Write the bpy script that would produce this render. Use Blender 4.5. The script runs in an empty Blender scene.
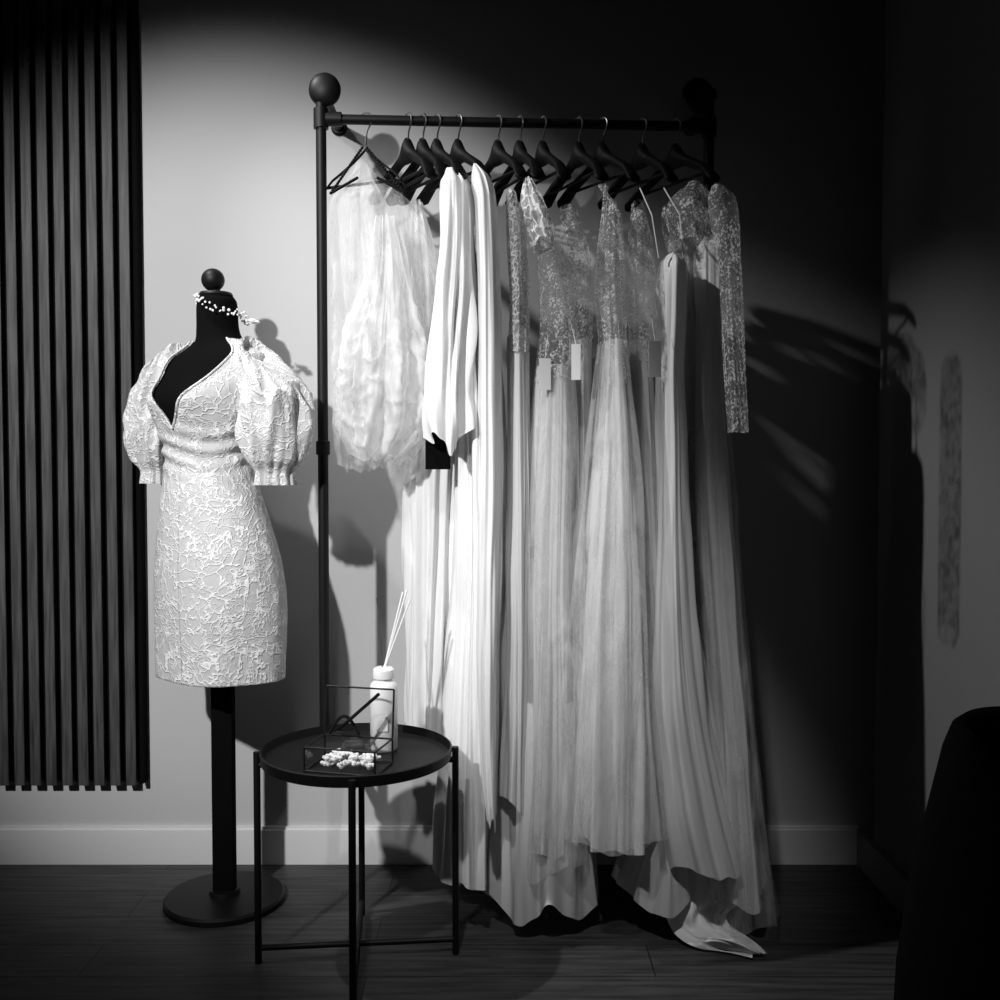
import bpy, math, random
from mathutils import Vector, Matrix, noise
random.seed(4)
sc=bpy.context.scene
try:
    sc.view_settings.view_transform='Standard'
except Exception: pass
CY,CZ,PT=-2.86,1.15,math.radians(2.0)
# survey(): site measurement -> metres on the vertical plane y
def S(u,v,y):
    dx=(u-500)/1000; dv=-(v-500)/1000
    d=Vector((dx, math.cos(PT)+dv*math.sin(PT), -math.sin(PT)+dv*math.cos(PT)))
    k=(y-CY)/d.y
    return Vector((0,CY,CZ))+d*k
cam=bpy.data.cameras.new('camera'); cam.lens=36; cam.sensor_width=36
co=bpy.data.objects.new('camera',cam); sc.collection.objects.link(co)
co.location=(0,CY,CZ); co.rotation_euler=(math.radians(88),0,0); sc.camera=co

# ---------- materials ----------
def mat(name,col=.5,rough=.5,metal=0,spec=.5,bump=None,sheen=0,trans=0):
    m=bpy.data.materials.new(name); m.use_nodes=True; nt=m.node_tree; N=nt.nodes; L=nt.links
    p=N['Principled BSDF']; out=N['Material Output']
    p.inputs['Base Color'].default_value=(col,col,col,1)
    p.inputs['Roughness'].default_value=rough; p.inputs['Metallic'].default_value=metal
    p.inputs['Specular IOR Level'].default_value=spec
    if sheen: p.inputs['Sheen Weight'].default_value=sheen
    tc=N.new('ShaderNodeTexCoord'); mp=N.new('ShaderNodeMapping'); L.new(tc.outputs['Object'],mp.inputs[0])
    if bump:
        sx,sy,sz,scale,strg,dist=bump
        mp.inputs['Scale'].default_value=(sx,sy,sz)
        nz=N.new('ShaderNodeTexNoise'); nz.inputs['Scale'].default_value=scale; nz.inputs['Detail'].default_value=5
        L.new(mp.outputs[0],nz.inputs[0])
        b=N.new('ShaderNodeBump'); b.inputs['Strength'].default_value=strg; b.inputs['Distance'].default_value=dist
        L.new(nz.outputs[0],b.inputs['Height']); L.new(b.outputs[0],p.inputs['Normal'])
    last=p.outputs[0]
    if trans:
        t=N.new('ShaderNodeBsdfTranslucent'); t.inputs[0].default_value=(col,col,col,1)
        mx=N.new('ShaderNodeMixShader'); mx.inputs[0].default_value=trans
        L.new(last,mx.inputs[1]); L.new(t.outputs[0],mx.inputs[2]); last=mx.outputs[0]
    L.new(last,out.inputs[0])
    return m,nt,p,last,out,tc,mp

def sheer(name,col,a_lo,a_hi,kind='tulle',scale=60,sp=.3):
    m,nt,p,last,out,tc,mp=mat(name,col,.6,spec=sp,trans=.35 if kind=='tulle' else .2)
    N,L=nt.nodes,nt.links
    tr=N.new('ShaderNodeBsdfTransparent'); mx=N.new('ShaderNodeMixShader')
    ramp=N.new('ShaderNodeMapRange'); ramp.inputs['To Min'].default_value=a_lo; ramp.inputs['To Max'].default_value=a_hi
    if kind=='tulle':
        t=N.new('ShaderNodeTexNoise'); t.inputs['Scale'].default_value=16; t.inputs['Detail'].default_value=6; t.inputs['Distortion'].default_value=1.2
        mp.inputs['Scale'].default_value=(1,1,.35); L.new(mp.outputs[0],t.inputs[0])
        ramp.inputs['From Min'].default_value=.35; ramp.inputs['From Max'].default_value=.68
        L.new(t.outputs[0],ramp.inputs['Value'])
    elif kind=='lace':
        n=N.new('ShaderNodeTexNoise'); n.inputs['Scale'].default_value=scale*.35; L.new(tc.outputs['Object'],n.inputs[0])
        ad=N.new('ShaderNodeMixRGB'); ad.blend_type='ADD'; ad.inputs[0].default_value=.06
        L.new(tc.outputs['Object'],ad.inputs[1]); L.new(n.outputs['Color'],ad.inputs[2])
        t=N.new('ShaderNodeTexVoronoi'); t.feature='DISTANCE_TO_EDGE'; t.inputs['Scale'].default_value=scale
        L.new(ad.outputs[0],t.inputs['Vector'])
        ramp.inputs['From Min'].default_value=.16; ramp.inputs['From Max'].default_value=.06
        L.new(t.outputs['Distance'],ramp.inputs['Value'])
        b=N.new('ShaderNodeBump'); b.inputs['Strength'].default_value=1; b.inputs['Distance'].default_value=.003
        L.new(ramp.outputs[0],b.inputs['Height']); L.new(b.outputs[0],p.inputs['Normal'])
    else: # beads over vine-like embroidered motifs
        t=N.new('ShaderNodeTexVoronoi'); t.inputs['Scale'].default_value=scale; L.new(tc.outputs['Object'],t.inputs['Vector'])
        t2=N.new('ShaderNodeTexNoise'); t2.inputs['Scale'].default_value=22; t2.inputs['Detail'].default_value=3; t2.inputs['Distortion'].default_value=1.5; L.new(tc.outputs['Object'],t2.inputs[0])
        r2=N.new('ShaderNodeMapRange'); r2.inputs['From Min'].default_value=.44; r2.inputs['From Max'].default_value=.60; r2.inputs['To Min'].default_value=.0; r2.inputs['To Max'].default_value=.30; L.new(t2.outputs[0],r2.inputs['Value'])
        su=N.new('ShaderNodeMath'); su.operation='SUBTRACT'; L.new(t.outputs['Distance'],su.inputs[0]); L.new(r2.outputs[0],su.inputs[1])
        ramp.inputs['From Min'].default_value=.34; ramp.inputs['From Max'].default_value=.10
        L.new(su.outputs[0],ramp.inputs['Value'])
    L.new(ramp.outputs[0],mx.inputs[0]); L.new(tr.outputs[0],mx.inputs[1]); L.new(last,mx.inputs[2]); L.new(mx.outputs[0],out.inputs[0])
    return m
M={}
M['satin']=mat('satin_fabric',.86,.40,spec=.5,bump=(1,1,.10,25,.15,.006),trans=.10)[0]
M['crepe']=mat('crepe_fabric',.86,.65,spec=.25,bump=(1,1,.1,25,.15,.006),trans=.18)[0]
M['grey']=mat('chiffon_fabric',.74,.7,spec=.2,bump=(1,1,.1,30,.2,.006),trans=.25)[0]
M['tulleop']=sheer('tulle_skirt_fabric',.95,.18,.55)
M['tulle']=sheer('sheer_tulle_fabric',.95,.06,.38)
M['tulled']=sheer('dense_tulle_fabric',.95,.15,.72)
M['lace']=sheer('lace_bodice_fabric',.80,.25,.9,'lace',55)
M['lacef']=sheer('floral_lace_fabric',.92,.2,1,'lace',34)
M['bead']=sheer('beaded_net_fabric',.88,.12,.76,'beads',150,sp=.6)
M['beadsl']=sheer('beaded_sleeve_fabric',.88,.12,.72,'beads',140,sp=.6)
M['black']=mat('black_painted_metal',.006,.5,spec=.25)[0]
M['blackm']=mat('black_matte_form',.003,.9,spec=.06)[0]
M['hang']=mat('black_hanger_wood',.003,.6,spec=.15)[0]
M['chrome']=mat('hook_metal',.35,.3,metal=1)[0]
M['card']=mat('tag_card',.8,.7)[0]
M['ceram']=mat('white_ceramic',.85,.25)[0]
M['reed']=mat('reed_wood',.85,.7)[0]
M['reedd']=mat('dark_reed_wood',.05,.7)[0]
M['pearl']=mat('pearl_flower',.9,.3)[0]
M['chair']=mat('black_velvet',.003,.95,spec=.05,bump=(1,1,1,60,.3,.003))[0]
g=bpy.data.materials.new('clear_glass'); g.use_nodes=True; N=g.node_tree.nodes; L=g.node_tree.links
for n in list(N):
    if n.type=='BSDF_PRINCIPLED': N.remove(n)
tr=N.new('ShaderNodeBsdfTransparent'); gl=N.new('ShaderNodeBsdfGlossy'); gl.inputs['Roughness'].default_value=.05
mx=N.new('ShaderNodeMixShader'); mx.inputs[0].default_value=.08; L.new(tr.outputs[0],mx.inputs[1]); L.new(gl.outputs[0],mx.inputs[2]); L.new(mx.outputs[0],N['Material Output'].inputs[0]); M['glass']=g
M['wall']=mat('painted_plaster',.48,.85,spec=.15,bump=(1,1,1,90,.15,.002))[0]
M['wall_shaded']=mat('painted_plaster_shaded',.22,.85,spec=.15,bump=(1,1,1,90,.15,.002))[0]  # same plaster as the back wall, right wall's shade put into the colour
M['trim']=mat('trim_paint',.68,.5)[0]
M['trim_shaded']=mat('trim_paint_shaded',.22,.6)[0]  # same trim paint, darkened to paint in the shade on the right side
M['ceil']=mat('ceiling_paint',.08,.9)[0]
m,nt,p,last,out,tc,mp=mat('embroidered_lace_satin',.9,.55,spec=.3,trans=.05)
N,L=nt.nodes,nt.links
n=N.new('ShaderNodeTexNoise'); n.inputs['Scale'].default_value=9; n.inputs['Detail'].default_value=4; L.new(tc.outputs['Object'],n.inputs[0])
ad=N.new('ShaderNodeMixRGB'); ad.blend_type='ADD'; ad.inputs[0].default_value=.18; L.new(tc.outputs['Object'],ad.inputs[1]); L.new(n.outputs['Color'],ad.inputs[2])
hs=[]
for s,w in ((25,.08),(62,.14)):
    t=N.new('ShaderNodeTexVoronoi'); t.feature='DISTANCE_TO_EDGE'; t.inputs['Scale'].default_value=s; L.new(ad.outputs[0],t.inputs['Vector'])
    r=N.new('ShaderNodeMapRange'); r.interpolation_type='SMOOTHSTEP'; r.inputs['From Min'].default_value=w; r.inputs['From Max'].default_value=.01; L.new(t.outputs['Distance'],r.inputs['Value']); hs.append(r)
n2=N.new('ShaderNodeTexNoise'); n2.inputs['Scale'].default_value=22; L.new(tc.outputs['Object'],n2.inputs[0])
r2=N.new('ShaderNodeMapRange'); r2.inputs['From Min'].default_value=.42; r2.inputs['From Max'].default_value=.58; L.new(n2.outputs[0],r2.inputs['Value'])
mu=N.new('ShaderNodeMath'); mu.operation='MULTIPLY'; L.new(hs[1].outputs[0],mu.inputs[0]); L.new(r2.outputs[0],mu.inputs[1])
mu2=N.new('ShaderNodeMath'); mu2.operation='MAXIMUM'; L.new(mu.outputs[0],mu2.inputs[0]); L.new(hs[0].outputs[0],mu2.inputs[1])
cr=N.new('ShaderNodeMixRGB'); cr.inputs[1].default_value=(.60,.60,.60,1); cr.inputs[2].default_value=(.92,.92,.92,1); L.new(mu2.outputs[0],cr.inputs[0]); L.new(cr.outputs[0],p.inputs['Base Color'])
b=N.new('ShaderNodeBump'); b.inputs['Strength'].default_value=.7; b.inputs['Distance'].default_value=.0035; L.new(mu2.outputs[0],b.inputs['Height']); L.new(b.outputs[0],p.inputs['Normal'])
M['emb']=m
m,nt,p,last,out,tc,mp=mat('dark_oak_slats',.1,.55,spec=.3); N,L=nt.nodes,nt.links
mp.inputs['Scale'].default_value=(1,1,.05); n=N.new('ShaderNodeTexNoise'); n.inputs['Scale'].default_value=130; n.inputs['Detail'].default_value=6; L.new(mp.outputs[0],n.inputs[0])
cr=N.new('ShaderNodeMapRange'); cr.inputs['From Min'].default_value=.3; cr.inputs['From Max'].default_value=.7; cr.inputs['To Min'].default_value=.022; cr.inputs['To Max'].default_value=.080; L.new(n.outputs[0],cr.inputs['Value']); L.new(cr.outputs[0],p.inputs['Base Color'])
M['slat']=m
m,nt,p,last,out,tc,mp=mat('dark_wood_planks',.05,.5,spec=.25); N,L=nt.nodes,nt.links
mp.inputs['Location'].default_value=(.3,.05,0)
br=N.new('ShaderNodeTexBrick'); br.inputs['Scale'].default_value=1; br.inputs['Brick Width'].default_value=1.3; br.inputs['Row Height'].default_value=.15; br.inputs['Mortar Size'].default_value=.0018
br.inputs['Color1'].default_value=(.036,.036,.036,1); br.inputs['Color2'].default_value=(.054,.054,.054,1); br.inputs['Mortar'].default_value=(.012,.012,.012,1); L.new(mp.outputs[0],br.inputs[0])
mp2=N.new('ShaderNodeMapping'); mp2.inputs['Scale'].default_value=(.06,1,1); L.new(tc.outputs['Object'],mp2.inputs[0])
n=N.new('ShaderNodeTexNoise'); n.inputs['Scale'].default_value=70; n.inputs['Detail'].default_value=7; L.new(mp2.outputs[0],n.inputs[0])
cr=N.new('ShaderNodeMapRange'); cr.inputs['From Min'].default_value=.3; cr.inputs['From Max'].default_value=.7; cr.inputs['To Min'].default_value=.5; cr.inputs['To Max'].default_value=1.6; L.new(n.outputs[0],cr.inputs['Value'])
mu=N.new('ShaderNodeMixRGB'); mu.blend_type='MULTIPLY'; mu.inputs[0].default_value=1; L.new(br.outputs[0],mu.inputs[1]); L.new(cr.outputs[0],mu.inputs[2]); L.new(mu.outputs[0],p.inputs['Base Color'])
M['floor']=m

# ---------- mesh helpers ----------
def empty(name,loc=(0,0,0)):
    e=bpy.data.objects.new(name,None); sc.collection.objects.link(e); e.empty_display_size=.1
    return e
def mk(name,V,F,m,parent=None,smooth=True):
    me=bpy.data.meshes.new(name); me.from_pydata([tuple(v) for v in V],[],F); me.update()
    if smooth: me.polygons.foreach_set('use_smooth',[True]*len(me.polygons))
    o=bpy.data.objects.new(name,me); sc.collection.objects.link(o); me.materials.append(M[m] if isinstance(m,str) else m)
    if parent: o.parent=parent
    return o
class MB:
    def __init__(s): s.V=[];s.F=[]
    def tube(s,pts,r,n=12,closed=False):
        pts=[Vector(p) for p in pts]; k=len(s.V); up=None
        R=r if isinstance(r,(list,tuple)) else [r]*len(pts)
        for i,p in enumerate(pts):
            t=(pts[min(i+1,len(pts)-1)]-pts[max(i-1,0)]).normalized()
            if up is None: up=t.orthogonal().normalized()
            up=(up-t*up.dot(t)).normalized(); sd=t.cross(up)
            for j in range(n):
                a=2*math.pi*j/n; s.V.append(p+(up*math.cos(a)+sd*math.sin(a))*R[i])
        for i in range(len(pts)-1):
            for j in range(n):
                s.F.append((k+i*n+j,k+i*n+(j+1)%n,k+(i+1)*n+(j+1)%n,k+(i+1)*n+j))
        s.F.append(tuple(k+j for j in range(n))[::-1]); s.F.append(tuple(k+(len(pts)-1)*n+j for j in range(n)))
    def box(s,c,sz,rot=None):
        k=len(s.V); rot=rot or Matrix.Identity(3)
        for x in(-.5,.5):
            for y in(-.5,.5):
                for z in(-.5,.5): s.V.append(Vector(c)+rot@Vector((x*sz[0],y*sz[1],z*sz[2])))
        for f in((0,1,3,2),(4,6,7,5),(0,4,5,1),(2,3,7,6),(0,2,6,4),(1,5,7,3)): s.F.append(tuple(k+i for i in f))
    def lathe(s,prof,c,n=48,axis=None):
        k=len(s.V); c=Vector(c); rot=Vector((0,0,1)).rotation_difference(Vector(axis)).to_matrix() if axis else Matrix.Identity(3)
        for r,z in prof:
            for j in range(n):
                a=2*math.pi*j/n; s.V.append(c+rot@Vector((r*math.cos(a),r*math.sin(a),z)))
        for i in range(len(prof)-1):
            for j in range(n): s.F.append((k+i*n+j,k+i*n+(j+1)%n,k+(i+1)*n+(j+1)%n,k+(i+1)*n+j))
        s.F.append(tuple(k+j for j in range(n))[::-1]); s.F.append(tuple(k+(len(prof)-1)*n+j for j in range(n)))
    def sphere(s,c,r,n=16,sc3=(1,1,1)):
        k=len(s.V); h=n//2
        for i in range(h+1):
            ph=math.pi*i/h
            for j in range(n):
                a=2*math.pi*j/n; s.V.append(Vector(c)+Vector((math.sin(ph)*math.cos(a)*sc3[0],math.sin(ph)*math.sin(a)*sc3[1],math.cos(ph)*sc3[2]))*r)
        for i in range(h):
            for j in range(n): s.F.append((k+i*n+j,k+(i+1)*n+j,k+(i+1)*n+(j+1)%n,k+i*n+(j+1)%n))
    def out(s,name,m,parent=None,smooth=True,bev=0):
        o=mk(name,s.V,s.F,m,parent,smooth)
        if bev:
            b=o.modifiers.new('b','BEVEL'); b.width=bev; b.segments=2
        if smooth:
            b=o.modifiers.new('e','EDGE_SPLIT'); b.split_angle=math.radians(40)
        return o
def interp(K,t):
    n=len(K); i=0
    while i<n-2 and t>K[i+1][0]: i+=1
    p1,p2=K[i],K[i+1]; p0=K[max(i-1,0)]; p3=K[min(i+2,n-1)]
    h=p2[0]-p1[0]; u=max(0,min(1,(t-p1[0])/h)); r=[]
    for a in range(1,len(p1)):
        m1=(p2[a]-p0[a])/(p2[0]-p0[0]) if p2[0]!=p0[0] else 0
        m2=(p3[a]-p1[a])/(p3[0]-p1[0]) if p3[0]!=p1[0] else 0
        r.append((2*u**3-3*u*u+1)*p1[a]+(u**3-2*u*u+u)*h*m1+(-2*u**3+3*u*u)*p2[a]+(u**3-u*u)*h*m2)
    return r

# ---------- room ----------
CH=3.2; FY=4.4
def slab(name,c,sz,m,bev=0):
    b=MB(); b.box(c,sz); return b.out(name,m,None,False,bev)
XR=1.045; XL=-2.3; XC=(XR+.1+XL)/2; XW=XR+.1-XL
slab('floor',(XC,.1-FY/2,-.05),(XW,FY,.1),'floor')
slab('wall_back',(XC,.05,CH/2),(XW,.1,CH),'wall')
slab('wall_right',(XR+.05,-FY/2,CH/2),(.1,FY-.2,CH),'wall_shaded')
slab('ceiling',(XC,.1-FY/2,CH+.05),(XW,FY,.1),'ceil')
b=MB(); b.box(((XL+XR)/2,-.009,.05),(XR-XL-.02,.018,.10)); b.box(((XL+XR)/2,-.006,.104),(XR-XL-.02,.012,.008)); b.out('baseboard_back','trim',None,False)
b=MB(); b.box((XR-.009,-2.1,.05),(.018,4.2,.10)); b.out('baseboard_right','trim_shaded',None,False)

# slat panel
e=empty('slatted_wood_wall_panel')
xr=S(141,400,-.02).x; zb=S(60,782,-.02).z; PT_=2.9
b=MB(); b.box((xr-.32,-.006,(zb+PT_)/2),(.64,.012,PT_-zb)); b.out('backing_felt','blackm',e,False)
b=MB(); x=xr-.016-.02; pitch=.0455
while x>xr-.63:
    b.box((x,-.024,(zb+PT_)/2-.003),(.029,.024,PT_-zb+.006)); x-=pitch
b.out('slats','slat',e,False,.002)
b=MB(); b.box((xr-.006,-.017,(zb+PT_)/2),(.012,.034,PT_-zb)); b.out('edge_trim','blackm',e,False)

# ---------- rack ----------
rk=empty('clothes_rack')
YL,YRt=-.29,-.255
pl=S(321,119,YL); pr=S(709,127,YRt)
xl,xrk,zl,zr=pl.x,pr.x,pl.z,pr.z
b=MB(); R=.0135
zt=S(321,90,YL).z; zlow=S(321,765,YL).z
for x,y,zr_ in((xl,YL,zl),(xrk,YRt,zr)):
    top=zt
    b.tube([(x,y,zlow),(x,y,top)],R,16)
    b.lathe([(R*1.0,0),(.019,.001),(.019,.05),(R,.051)],(x,y,zr_-.025),20)
    b.lathe([(R*1.0,0),(.018,.001),(.018,.035),(R,.036)],(x,y,S(0,455,y).z),20)
    for zz in(top,zlow):
        b.tube([(x,y,zz),(x,-.002,zz)],R,16)
        b.sphere((x,y,zz),.020,16)
        b.lathe([(.022,0),(.022,.005),(.018,.008),(.018,.02)],(x,-.001,zz),28,(0,-1,0))
    cx=x+(.010 if x<0 else -.03)
    b.sphere((cx,y,top),.041,28,(1,.6,1.05))
b.tube([(xl,YL,zl),(xrk,YRt,zr)],.0125,16)
d=Vector((xrk-xl,YRt-YL,zr-zl)).normalized()
b.lathe([(.012,0),(.018,.001),(.018,.04),(.012,.041)],Vector((xl,YL,zl))+d*.012,20,tuple(d))
b.lathe([(.012,0),(.018,.001),(.018,.04),(.012,.041)],Vector((xrk,YRt,zr))-d*.053,20,tuple(d))
b.out('pipe_frame','black',rk)
def rodpt(x):
    t=(x-xl)/(xrk-xl); return Vector((x,YL+(YRt-YL)*t,zl+(zr-zl)*t))

def hanger(u,parent,ang=60,w=.15,drop=.085,wire=False):
    x=S(u,123,-.275).x; p=rodpt(x); zt_=p.z; ang+=random.uniform(-7,7)
    ca,sa=math.cos(math.radians(ang)),math.sin(math.radians(ang))
    def W(lx,ly,z): return Vector((p.x+lx*ca-ly*sa,p.y-lx*sa-ly*ca,z))
    h=MB(); pts=[]
    for i in range(13):
        a=math.radians(200-i*20); pts.append(W(.019*math.cos(a),0,zt_ + .019*math.sin(a)-.001))
    pts.append(W(.004,0,zt_-.03)); pts.append(W(0,0,zt_-.065))
    h.tube(pts,.0022,8); h.out('hanger_hook','chrome',parent)
    zc=zt_-.074; V=[];F=[]; n=12; rows=41
    for i in range(rows):
        s=-1+2*i/(rows-1); lx=s*w
        z=zc-drop*(abs(s)**.9)-.02*max(0,abs(s)-.7)/.3
        fwd=.02*s*s
        hh=(.030 if not wire else .008)*(1-.35*abs(s))+( .030*math.exp(-(s/.12)**2) if not wire else 0); tt=(.010+.012*abs(s)**2+.008*math.exp(-(s/.14)**2)) if not wire else .004
        if i in(0,rows-1): hh*=.5;tt*=.5
        for j in range(n):
            a=2*math.pi*j/n; V.append(W(lx,fwd+tt*math.cos(a),z+ (hh*.55)*math.sin(a)))
    for i in range(rows-1):
        for j in range(n): F.append((i*n+j,i*n+(j+1)%n,(i+1)*n+(j+1)%n,(i+1)*n+j))
    F.append(tuple(range(n))); F.append(tuple((rows-1)*n+j for j in range(n)))
    mk('hanger_arms',V,F,'hang',parent)
    hb=MB(); hb.tube([W(-w*.85,.018,zc-drop*.92),W(w*.85,.018,zc-drop*.92)],.004,8); hb.out('hanger_bar','hang',parent)
    return W,zc

def garment(name,K,y0,m,parent,nf=16,amp=.012,seed=0,top=.15,nth=240,nz=130,hem=.012,tilt=0,noisea=.006,tw=1.2,reg=.3,crumple=0):
    V=[];F=[]
    v0,v1=K[0][0],K[-1][0]; kf=nf/3.6
    for i in range(nz):
        t=i/(nz-1); v=v0+(v1-v0)*t
        ul,ur,b=interp(K,v)
        yc=y0+tilt*t
        L_=S(ul,v,yc); R_=S(ur,v,yc)
        zf=S(500,v,yc-b*.7).z
        a=max(.004,(R_.x-L_.x)/2); cx=(L_.x+R_.x)/2
        A=amp*(top+(1-top)*t**.8)
        a2=max(.003,a-A*.6)
        for j in range(nth):
            th=2*math.pi*j/nth; c,s=math.cos(th),math.sin(th)
            dx=.25*noise.noise(Vector((c*2,s*2,zf*1.2+seed*2.1)))
            q=Vector(((c+dx)*kf,(s+dx)*kf,zf*.55+seed*3.7))
            w1=noise.noise(q)*1.6
            w1=math.copysign(abs(w1)**.8,w1)
            w2=noise.noise(q*2.3+Vector((3,1,2)))*.55
            ph=nf*th+3.0*tw*noise.noise(Vector((c*1.6,s*1.6,zf*.7+seed)))+seed
            w=(1-reg)*(w1+w2)+reg*math.sin(ph)
            nn=noise.noise(Vector((c*3,s*3,zf*5+seed)))*noisea*(.4+t)
            if crumple:
                P0=Vector((cx+a*c,b*s,zf))
                nn+=(crumple*(1-2*abs(noise.noise(P0*20+Vector((seed,0,0)))))-crumple*.4)*min(1,t*t*3)
                nn+=crumple*.4*noise.noise(P0*50)*min(1,t*t*3)
            r=A*w+nn
            V.append(Vector((cx+(a2+r*min(1,.35+a2/.05))*c, yc+(b+r)*s, max(.008,zf+ (hem*t**8)*(.6*w+1.5*noise.noise(Vector((c*1.5,s*1.5,seed))))))))
    for i in range(nz-1):
        for j in range(nth): F.append((i*nth+j,i*nth+(j+1)%nth,(i+1)*nth+(j+1)%nth,(i+1)*nth+j))
    return mk(name,V,F,m,parent)
def strap(name,pts,m,parent,r=.003):
    b=MB(); b.tube(pts,r,8); return b.out(name,m,parent)
def tag(parent,u,v,y,w=.022,h=.05,m='card',top=None,rz=20):
    b=MB(); c=S(u,v,y); rot=Matrix.Rotation(math.radians(rz),3,'Z')
    b.box(c,(w,.0015,h),rot); b.out('swing_tag',m,parent,False)
    t=top or (u-4,v-45)
    strap('tag_string',[c+Vector((0,0,h/2)),S(t[0],t[1],y+.02)],'card',parent,.0008)

YR=-.285
g1=empty('sheer_tulle_bridal_top'); W,zc=hanger(366,g1,ang=25,w=.13,drop=.10,wire=True)
garment('tulle_body',[(160,358,370,.02),(182,342,390,.05),(197,329,410,.08),(260,327,434,.10),(340,328,440,.11),(420,330,434,.10),(468,334,412,.08)],YR-.01,'tulle',g1,nf=12,amp=.024,seed=1,noisea=.02,nz=150,reg=.05,crumple=.007,hem=.02)
garment('tulle_body_lining',[(190,350,400,.03),(300,348,428,.05),(400,345,432,.06),(440,350,415,.05)],YR,'tulle',g1,nf=11,amp=.02,seed=11,noisea=.03,reg=.1,crumple=.006)
garment('balloon_sleeve',[(215,376,396,.03),(280,366,410,.05),(330,348,422,.08),(385,338,428,.11),(430,341,422,.10),(453,352,404,.07),(461,364,392,.03)],YR-.08,'tulled',g1,nf=13,amp=.014,seed=2,top=.6,noisea=.03,hem=0,reg=.05,crumple=.011,nz=170,nth=300)
garment('second_balloon_sleeve',[(200,408,424,.03),(260,402,436,.06),(330,396,444,.08),(390,398,442,.08),(428,408,434,.03)],YR+.06,'tulled',g1,nf=9,amp=.014,seed=3,top=.6,noisea=.03,hem=0,reg=.1,crumple=.008)
b=MB()
for (ua,va),(ub,vb) in(((362,148),(331,193)),((367,148),(405,193)),((331,193),(357,178)),((405,193),(378,178))):
    p,q=S(ua,va,YR-.07),S(ub,vb,YR-.07)
    for i in range(20):
        b.sphere(p.lerp(q,i/19),.0042,8)
b.out('beaded_neckline_trim','hang',g1)
g2=empty('satin_bridal_robe'); hanger(408,g2); 
garment('robe_sleeve',[(168,446,458,.02),(182,440,470,.06),(250,436,474,.08),(340,428,475,.08),(390,424,474,.09),(418,421,478,.10),(440,424,476,.10)],YR-.10,'satin',g2,nf=7,amp=.026,seed=4,hem=.03,noisea=.022,reg=.1)
garment('robe_body',[(180,452,470,.05),(300,440,478,.10),(440,406,470,.12),(560,402,466,.12),(660,401,462,.12),(733,402,458,.12)],YR+.10,'crepe',g2,nf=11,amp=.022,seed=5,hem=.01,reg=.15)
tag(g2,438,449,YR-.12,.062,.1,'blackm',top=(440,425),rz=10)
g3=empty('wedding_dress'); hanger(423,g3)
garment('gown',[(190,455,470,.05),(300,458,482,.08),(450,455,492,.10),(560,452,498,.12),(700,444,502,.14),(800,440,505,.15),(884,436,506,.16)],YR-.02,'satin',g3,nf=10,amp=.036,seed=6,hem=.02,reg=.1)
g4=empty('wedding_dress'); hanger(437,g4)
garment('gown',[(164,472,478,.02),(176,470,492,.06),(200,474,498,.09),(300,476,503,.11),(500,473,506,.12),(650,470,505,.13),(770,474,504,.14),(822,480,503,.14)],YR-.10,'satin',g4,nf=7,amp=.018,seed=7,hem=.04,reg=.1)
g5=empty('wedding_dress'); hanger(458,g5,ang=60)
garment('lace_bodice',[(190,506,516,.05),(230,505,526,.09),(300,508,530,.10),(352,506,530,.10)],YR-.05,'lace',g5,nf=7,amp=.006,seed=8,hem=0)
garment('skirt',[(335,506,530,.09),(500,505,533,.11),(700,500,535,.14),(798,496,536,.15)],YR-.04,'grey',g5,nf=10,amp=.016,seed=9,hem=.02,reg=.1)
g6=empty('wedding_dress'); hanger(498,g6)
garment('floral_lace_cap',[(178,522,532,.03),(195,519,542,.07),(220,524,552,.09),(242,530,556,.09)],YR-.11,'lacef',g6,nf=7,amp=.012,seed=10,top=.8,crumple=.008)
garment('floral_lace_underlay',[(182,523,531,.03),(205,522,543,.06),(240,532,553,.07)],YR-.10,'tulled',g6,nf=7,amp=.008,seed=10,top=.8)
garment('beaded_bodice',[(235,536,548,.07),(270,538,568,.09),(330,540,578,.10),(382,532,578,.10)],YR-.06,'bead',g6,nf=7,amp=.008,seed=12,hem=.01)
garment('skirt',[(365,536,574,.09),(450,530,578,.11),(600,524,577,.13),(750,520,580,.16),(850,515,582,.17)],YR-.05,'grey',g6,nf=11,amp=.024,seed=13,hem=.02,reg=.1)
garment('tulle_overskirt',[(375,534,576,.10),(450,527,580,.13),(600,520,582,.15),(750,512,588,.18),(868,504,592,.19)],YR-.05,'tulleop',g6,nf=12,amp=.026,seed=33,hem=.03,reg=.1)
garment('underskirt',[(700,500,590,.14),(850,488,600,.17),(915,484,606,.19)],YR-.03,'grey',g6,nf=8,amp=.028,seed=21,hem=.04,reg=.1)
tag(g6,545,374,YR-.17,.030,.075,top=(548,335)); tag(g6,576,362,YR-.18,.022,.085,top=(570,320),rz=-10)
g7=empty('wedding_dress'); hanger(520,g7); 
garment('beaded_bodice',[(205,560,576,.04),(250,562,590,.07),(300,566,592,.08),(350,570,592,.08)],YR+.03,'bead',g7,nf=6,amp=.006,seed=14,hem=0)
garment('skirt',[(340,570,592,.08),(500,565,592,.11),(700,560,596,.14),(850,556,600,.15)],YR+.03,'grey',g7,nf=10,amp=.014,seed=15,reg=.1)
g8=empty('tulle_wedding_dress'); hanger(543,g8); 
garment('beaded_bodice',[(200,606,616,.04),(240,598,622,.08),(290,594,624,.10),(345,598,626,.10),(385,598,630,.10)],YR-.09,'bead',g8,nf=7,amp=.006,seed=16,hem=.015)
garment('skirt_lining',[(340,602,622,.08),(450,592,634,.12),(600,580,646,.15),(750,570,655,.18),(846,566,660,.19)],YR-.08,'crepe',g8,nf=10,amp=.028,seed=17,reg=.1)
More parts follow.
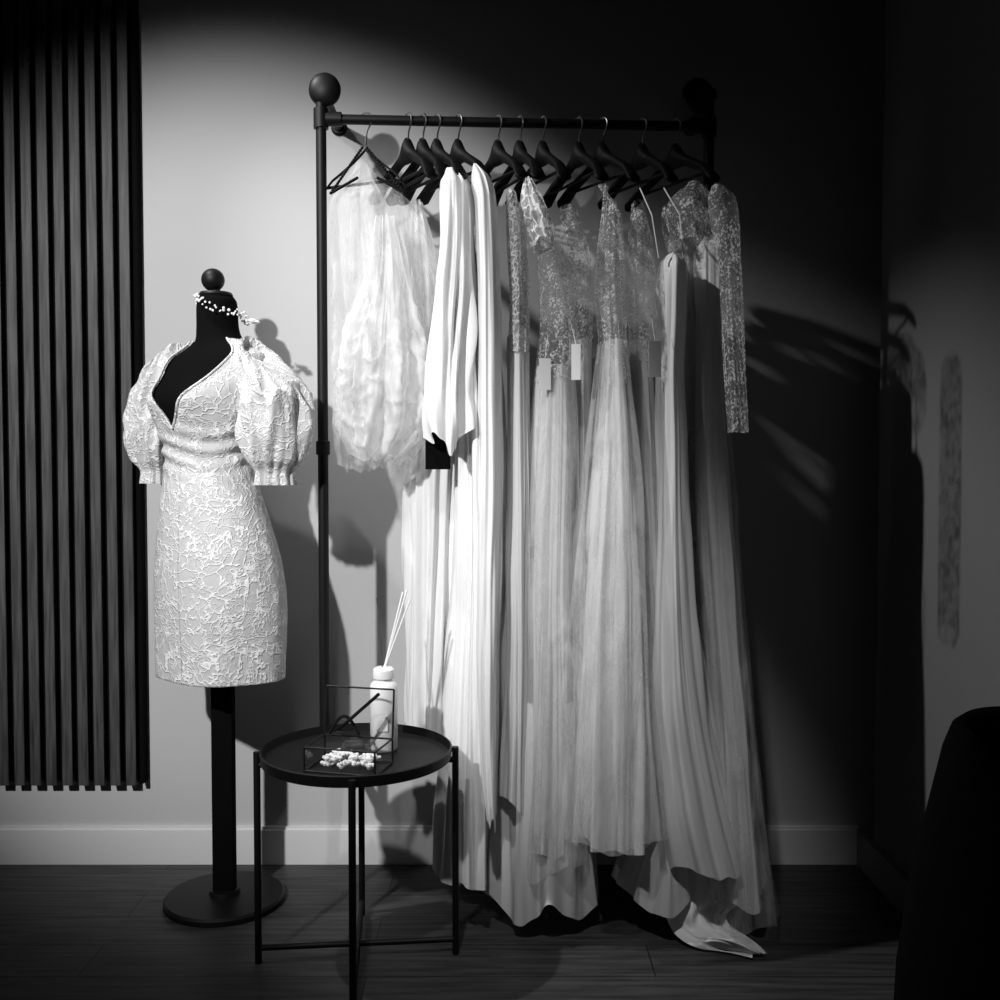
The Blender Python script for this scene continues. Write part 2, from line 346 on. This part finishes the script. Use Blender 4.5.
garment('tulle_overskirt',[(340,598,626,.10),(450,584,640,.14),(600,566,652,.18),(750,554,664,.22),(842,547,672,.23)],YR-.08,'tulleop',g8,nf=15,amp=.032,seed=18,hem=.03,nth=360,tw=2,reg=.1)
for ds,u0 in((-1,594),(1,626)): strap('strap',[S(603+ds*-3,185,YR-.10),S(612+ds*8,215,YR-.13),S(u0-ds*4,260,YR-.15)],'bead',g8,.006)
g9=empty('wedding_dress'); hanger(579,g9); 
garment('beaded_bodice',[(200,632,642,.04),(240,628,652,.08),(300,628,656,.09),(362,630,654,.09)],YR-.03,'bead',g9,nf=7,amp=.006,seed=19,hem=0)
garment('skirt',[(350,630,654,.08),(500,630,662,.12),(700,638,672,.15),(800,640,680,.17),(900,610,700,.2)],YR-.02,'grey',g9,nf=9,amp=.024,seed=20,hem=.03,reg=.1)
tag(g9,620,362,YR-.15,.018,.08,top=(618,320),rz=60)
g10=empty('satin_wedding_dress'); hanger(603,g10)
garment('gown',[(254,664,676,.06),(262,658,685,.09),(310,656,685,.10),(372,655,682,.10),(450,652,686,.12),(600,646,694,.15),(700,644,706,.17),(800,650,726,.19),(872,658,748,.20)],YR-.09,'satin',g10,nf=8,amp=.024,seed=22,hem=.03,reg=.05)
strap('strap',[S(640,188,YR-.1),S(652,215,YR-.16),S(659,258,YR-.17)],'card',g10,.002); strap('strap',[S(664,188,YR-.1),S(680,215,YR-.15),S(684,262,YR-.15)],'card',g10,.002)
tag(g10,655,359,YR-.21,.030,.085,top=(652,320),rz=5)
def patch(name,rows,m,parent,nu=110,nv=110,nf=3,amp=.012,seed=3):
    V=[];F=[]
    K=[(i,)+tuple(r) for i,r in enumerate(rows)]
    for i in range(nv):
        s=(len(rows)-1)*i/(nv-1)
        ul,vl,ur,vr,y=interp(K,s)
        A=S(ul,vl,y); B=S(ur,vr,y)
        for j in range(nu):
            t=j/(nu-1); p=A.lerp(B,t)
            n1=noise.noise(Vector((t*nf*1.3,s*.45,seed+4)))*1.6
            n2=noise.noise(Vector((t*nf*2.5,s*.9,seed+9)))*.35
            w=n1+n2; ed=1-abs(2*t-1)**6
            p.y-=amp*w; p.z=max(.007+.9*amp*max(0,w+.6)*ed,p.z+amp*.4*n2)
            V.append(p)
    for i in range(nv-1):
        for j in range(nu-1): F.append((i*nu+j,i*nu+j+1,(i+1)*nu+j+1,(i+1)*nu+j))
    return mk(name,V,F,m,parent)
patch('train',[(648,835,748,835,-.42),(655,872,752,872,-.44),(662,902,742,900,-.46),(668,922,728,915,-.48),(676,936,730,926,-.50),(694,946,744,934,-.525),(722,954,756,943,-.55),(752,961,768,954,-.575)],'satin',g10,amp=.020,nf=3)
g11=empty('wedding_dress'); hanger(643,g11)
garment('gown',[(236,702,712,.05),(248,692,722,.09),(330,691,722,.10),(420,690,726,.11),(520,692,732,.13),(650,698,738,.16),(780,704,746,.19),(900,702,758,.21)],YR-.02,'crepe',g11,nf=8,amp=.022,seed=24,hem=.02,reg=.1)
garment('tulle_overskirt',[(430,688,728,.12),(520,690,735,.14),(650,694,742,.17),(780,698,752,.21),(925,680,772,.24)],YR-.02,'tulle',g11,nf=10,amp=.026,seed=44,hem=.03,reg=.1)
garment('illusion_top',[(195,700,712,.05),(212,690,720,.09),(255,692,724,.10)],YR-.02,'beadsl',g11,nf=6,amp=.004,seed=24,hem=0)
g12=empty('wedding_dress'); hanger(677,g12,ang=62,w=.17)
garment('beaded_long_sleeve',[(184,712,722,.02),(196,708,736,.04),(260,718,741,.045),(340,722,744,.045),(432,728,749,.045)],YR-.29,'beadsl',g12,nf=5,amp=.006,seed=26,hem=0)
garment('illusion_yoke',[(182,684,700,.05),(200,662,715,.12),(240,664,716,.13)],YR-.06,'beadsl',g12,nf=6,amp=.006,seed=27,hem=0)
garment('gown',[(240,668,700,.08),(400,680,712,.1),(700,700,740,.14),(880,710,762,.17)],YR+.06,'grey',g12,nf=11,amp=.014,seed=28,reg=.1)

# ---------- mannequin ----------
mn=empty('dress_form_mannequin'); MY=-.26; PH=math.radians(-32)
cF,sF=math.cos(PH),math.sin(PH)
base=S(223,700,MY).x
KB=[(296,217,.040,.040),(302,217,.050,.050),(330,218,.054,.054),(342,220,.066,.060),(349,220,.100,.066),(358,217,.142,.076),(375,211,.150,.090),(400,206,.145,.110),(428,205,.126,.100),(455,207,.112,.086),(500,212,.138,.105),(560,218,.172,.130),(600,221,.180,.138),(640,222,.178,.136),(684,222,.173,.133)]
def bodypt(v,th,off):
    cx,a,b=interp(KB,v); c=S(cx,v,MY)
    a+=off;b+=off
    lx=a*math.cos(th); ly=b*math.sin(th)
    if ly<0 and 375<v<440:
        ly-= .022*math.exp(-((v-402)/17)**2)*(math.exp(-((lx-.065)/.04)**2)+math.exp(-((lx+.065)/.04)**2))
    return Vector((c.x+lx*cF-ly*sF, MY+lx*sF+ly*cF, c.z))
V=[];F=[];n=96;rows=150
for i in range(rows):
    v=296+(670-296)*i/(rows-1)
    for j in range(n): V.append(bodypt(v,2*math.pi*j/n,0))
for i in range(rows-1):
    for j in range(n): F.append((i*n+j,i*n+(j+1)%n,(i+1)*n+(j+1)%n,(i+1)*n+j))
F.append(tuple(range(n))); F.append(tuple((rows-1)*n+j for j in range(n)))
mk('torso_form',V,F,'blackm',mn)
b=MB(); c=S(216,296,MY)
b.lathe([(.040,-.003),(.043,.002),(.040,.008),(.012,.012),(.009,.02),(.012,.026)],c,32)
b.sphere(S(213,280,MY),.0295,32); b.out('neck_finial','black',mn)
b=MB(); zh=S(222,682,MY).z
b.box((base,MY,(zh+.05)/2),(.056,.036,zh+.05)); b.out('stand_post','blackm',mn,False,.004)
b=MB(); b.lathe([(.150,0),(.156,.003),(.156,.014),(.150,.020),(.04,.022),(.038,.035)],(base,MY,0),64); b.out('stand_base','black',mn)
dr=empty('short_lace_wedding_dress')
def vw(v):
    t=max(0,(430-v)/(430-341)); return math.radians(56)*(t**.95)
VO=.05
V=[];F=[];n=241;rows=220;v0,v1=341,674
for i in range(rows):
    v=v0+(v1-v0)*i/(rows-1)
    w=vw(v)
    for j in range(n):
        th=-math.pi/2+VO+w+(2*math.pi-2*w)*j/(n-1)
        lace=.0015*noise.noise(Vector((th*6,v*.05,1)))
        wr=.005*math.exp(-((v-450)/20)**2)*math.sin(v*.4+3*math.sin(th*2))
        sk=.005*max(0,(v-560)/120)*math.sin(5*th+1)
        V.append(bodypt(v,th,.009+lace+wr+sk))
for i in range(rows-1):
    for j in range(n-1): F.append((i*n+j,i*n+j+1,(i+1)*n+j+1,(i+1)*n+j))
o=mk('bodice_and_skirt',V,F,'emb',dr); so=o.modifiers.new('s','SOLIDIFY'); so.thickness=.004; so.offset=1
b=MB()
for sg in (1,-1):
    pts=[]
    for k in range(24):
        v=v0+(430-v0)*k/23
        pts.append(bodypt(v,-math.pi/2+VO+sg*vw(v),.012))
    b.tube(pts,.0028,6)
b.out('neckline_trim','emb',dr)
def puff(side):
    K=[(0,.128,356,.020),(.06,.148,353,.042),(.2,.178,363,.068),(.45,.206,395,.082),(.7,.218,432,.083),(.87,.218,460,.066),(.94,.214,471,.048),(1,.214,484,.052)]
    V=[];F=[];n=200;rows=140
    for i in range(rows):
        t=i/(rows-1); lx,v,r=interp(K,t); c=S(215,v,MY)
        tl=math.radians(60)*(1-min(1,t*2.2))
        for j in range(n):
            th=2*math.pi*j/n; g=.8-.65*math.sin(math.pi*t); sm=math.sin(math.pi*t)
            q=Vector((math.cos(th)*1.4,math.sin(th)*1.4,t*2+side*4))
            rr=r*(1+.09*g*math.sin(15*th+3*noise.noise(q))+.12*noise.noise(Vector((math.cos(th)*4,math.sin(th)*4,t*2+side))))+.026*noise.noise(q*1.9)*sm
            rr+=.011*sm*(1-2.4*abs(noise.noise(Vector((math.cos(th)*2.2,math.sin(th)*2.2,t*3.5+side*7)))))
            ex,ey=rr*math.cos(th),rr*math.sin(th)*.95
            X=lx+ex*math.cos(tl); Z=c.z-ex*math.sin(tl)
            X*=side
            V.append(Vector((c.x+X*cF-ey*sF,MY+X*sF+ey*cF,Z)))
    for i in range(rows-1):
        for j in range(n): F.append((i*n+j,i*n+(j+1)%n,(i+1)*n+(j+1)%n,(i+1)*n+j))
    mk('puff_sleeve',V,F,'emb',dr)
puff(1);puff(-1)
ti=empty('bridal_hair_vine'); b=MB()
c=S(219,310,MY)
for k in range(90):
    a=2*math.pi*k/90; p=Vector((c.x+.066*math.cos(a)+.008,MY-.064*math.sin(a),c.z-.024*math.cos(a)+.006*math.sin(3*a)))
    b.sphere(p+Vector((random.uniform(-.004,.004),random.uniform(-.004,.004),random.uniform(-.008,.008))),random.uniform(.0022,.0042),8)
for k in range(6):
    a=random.uniform(-.4,.4); p=Vector((c.x+.080*math.cos(a)+.012,MY-.072*math.sin(a),c.z-.030*math.cos(a)))
    b.sphere(p,.012,10,(1,.3,.35))
b.out('beads_and_leaves','pearl',ti)

# ---------- side table ----------
tb=empty('round_tray_side_table'); TY=-.565; tc_=S(357,757,TY); tx,tz=tc_.x,tc_.z; TR=.218
b=MB(); b.lathe([(.0,-.003),(TR-.004,-.003),(TR,.0),(TR+.002,.022),(TR-.002,.024),(TR-.004,.004),(TR-.01,.001),(.0,.001)],(tx,TY,tz),96); b.out('tray_top','black',tb)
b=MB(); an=math.radians(5.5)
legs=[]
for k in range(4):
    a=an+k*math.pi/2; r=TR+.010; x,y=tx+r*math.cos(a),TY+r*math.sin(a); legs.append((x,y))
    b.tube([(x,y,0),(x,y,tz+.018)],.008,12)
    b.tube([(x,y,tz+.012),(tx+(TR-.003)*math.cos(a),TY+(TR-.003)*math.sin(a),tz+.012)],.006,8)
b.tube([(*legs[0],.035),(*legs[2],.035)],.007,10); b.tube([(*legs[1],.035),(*legs[3],.035)],.007,10)
b.tube([(*legs[0],tz-.012),(*legs[2],tz-.012)],.007,10); b.tube([(*legs[1],tz-.012),(*legs[3],tz-.012)],.007,10)
b.out('legs_and_crossbars','black',tb)
TZ=tz+.0012
df=empty('reed_diffuser'); dy=TY+.055
dp=S(384,748,dy); x0=dp.x
sc_=.00237
b=MB(); b.lathe([(.0,0),(.028,0),(.032,.005),(.033,.12),(.033,.150),(.030,.160),(.021,.166),(.020,.170),(.025,.172),(.026,.180),(.025,.192),(.020,.197),(.004,.198)],(x0,dy,TZ),40); b.out('bottle','ceram',df)
b=MB()
for du in((23,-82),(19,-80),(26,-72)):
    b.tube([(x0,dy,TZ+.19),(x0+du[0]*sc_,dy+.01*du[0]/20,TZ+.185-du[1]*sc_)],.0022,6)
b.out('reeds','reed',df)
b=MB(); b.tube([(x0-.003,dy,TZ+.19),(x0-.018,dy+.02,TZ+.36)],.0018,6); b.out('dark_reed','reedd',df)
b=MB(); b.box((x0,dy-.0335,TZ+.07),(.026,.0012,.035)); b.out('label','card',df,False)
jb=empty('glass_jewellery_box'); jy=TY-.085
rot=Matrix.Rotation(math.radians(-14),3,'Z'); cc=Vector((S(349,760,jy).x,jy,TZ))
bw,bd,bh=.165,.110,.055
def LP(x,y,z): return cc+rot@Vector((x,y,z))
P=[LP(sx*bw/2,sy*bd/2,z) for z in(.003,bh) for sx,sy in((-1,-1),(1,-1),(1,1),(-1,1))]
b=MB()
for i in range(4):
    for a_,b_ in((P[i],P[(i+1)%4]),(P[4+i],P[4+(i+1)%4]),(P[i],P[4+i])): b.tube([a_,b_],.0024,6)
lid=[P[7],P[6],LP(bw/2,bd/2+.012,bh+.11),LP(-bw/2,bd/2+.012,bh+.11)]
for i in range(4):
    b.tube([lid[i],lid[(i+1)%4]],.0024,6)
b.out('metal_frame','black',jb)
mk('glass_panes',P+lid,[(0,1,5,4),(1,2,6,5),(2,3,7,6),(3,0,4,7),(8,9,10,11)],'glass',jb,False)
b=MB()
for k in range(46):
    x=random.uniform(-.06,.06); y=random.uniform(-.035,.03); z=.010+random.uniform(0,.018)
    q=LP(x,y,z); b.sphere(q,random.uniform(.005,.008),8)
    for w_ in range(3): 
        a=w_*2.1+k; b.sphere(q+Vector((.007*math.cos(a),.007*math.sin(a),.002)),.0045,8)
b.out('pearl_flowers','pearl',jb)
b=MB()
for k in range(60):
    t=k/59; b.sphere(LP(-.055+.10*t,bd/2+.012-.04*math.sin(t*3.1),bh+.012+.085*t**1.2),.0042,8)
for k in range(50):
    t=k/49; b.sphere(LP(-.065+.07*t,bd/2-.01,bh+.008+.04*math.sin(t*3.1)),.004,8)
b.out('dark_bead_necklace','hang',jb)

# ---------- dark armchair at right ----------
ch=empty('black_armchair'); cx,cy=.822,-1.42
V=[];F=[];n=80;prof=[(.285,.12,),(.288,.2),(.280,.35),(.255,.5),(.225,.62),(.202,.71),(.187,.745),(.17,.757),(.155,.745),(.150,.67),(.16,.45)]
for r,z in prof:
    for j in range(n+1):
        a=math.radians(-40+300*j/n)
        drop=.0 if z<.4 else -(.16*max(0,abs((j/n)-.5)*2-.45)/.55)*((z-.4)/.34)
        V.append(Vector((cx+r*math.cos(a)*.755,cy+r*math.sin(a)*1.05,z+drop)))
for i in range(len(prof)-1):
    for j in range(n): F.append((i*(n+1)+j,i*(n+1)+j+1,(i+1)*(n+1)+j+1,(i+1)*(n+1)+j))
o=mk('tub_back',V,F,'chair',ch); s_=o.modifiers.new('s','SOLIDIFY'); s_.thickness=.008
b=MB(); b.lathe([(.0,.12),(.18,.12),(.195,.15),(.195,.36),(.18,.42),(.15,.44),(.0,.445)],(cx,cy,0),48); b.out('seat_cushion','chair',ch)
b=MB()
for sx in(-1,1):
    for sy in(-1,1): b.tube([(cx+sx*.14,cy+sy*.16,.13),(cx+sx*.165,cy+sy*.19,0)],[.018,.011],12)
b.out('legs','black',ch)

# ---------- lights ----------
def spot(name,loc,tgt,size,energy,blend=.35,rad=.03):
    l=bpy.data.lights.new(name,'SPOT'); l.energy=energy; l.spot_size=math.radians(size); l.spot_blend=blend; l.shadow_soft_size=rad
    o=bpy.data.objects.new(name,l); sc.collection.objects.link(o); o.location=loc
    o.rotation_euler=(Vector(tgt)-Vector(loc)).to_track_quat('-Z','Y').to_euler()
spot('ceiling_spotlight',(-1.6,-3.2,2.7),(-.72,0,1.14),41,560,.75,.05)
spot('ceiling_spotlight',(-1.45,-.72,3.1),(.20,-.40,.92),48,150,.7,.03)
spot('ceiling_spotlight',(-.25,-2.3,3.1),(.08,-.42,.50),27,150,.95,.05)
w=bpy.data.worlds.new('World'); sc.world=w; w.use_nodes=True
w.node_tree.nodes['Background'].inputs[0].default_value=(.5,.5,.5,1); w.node_tree.nodes['Background'].inputs[1].default_value=.004
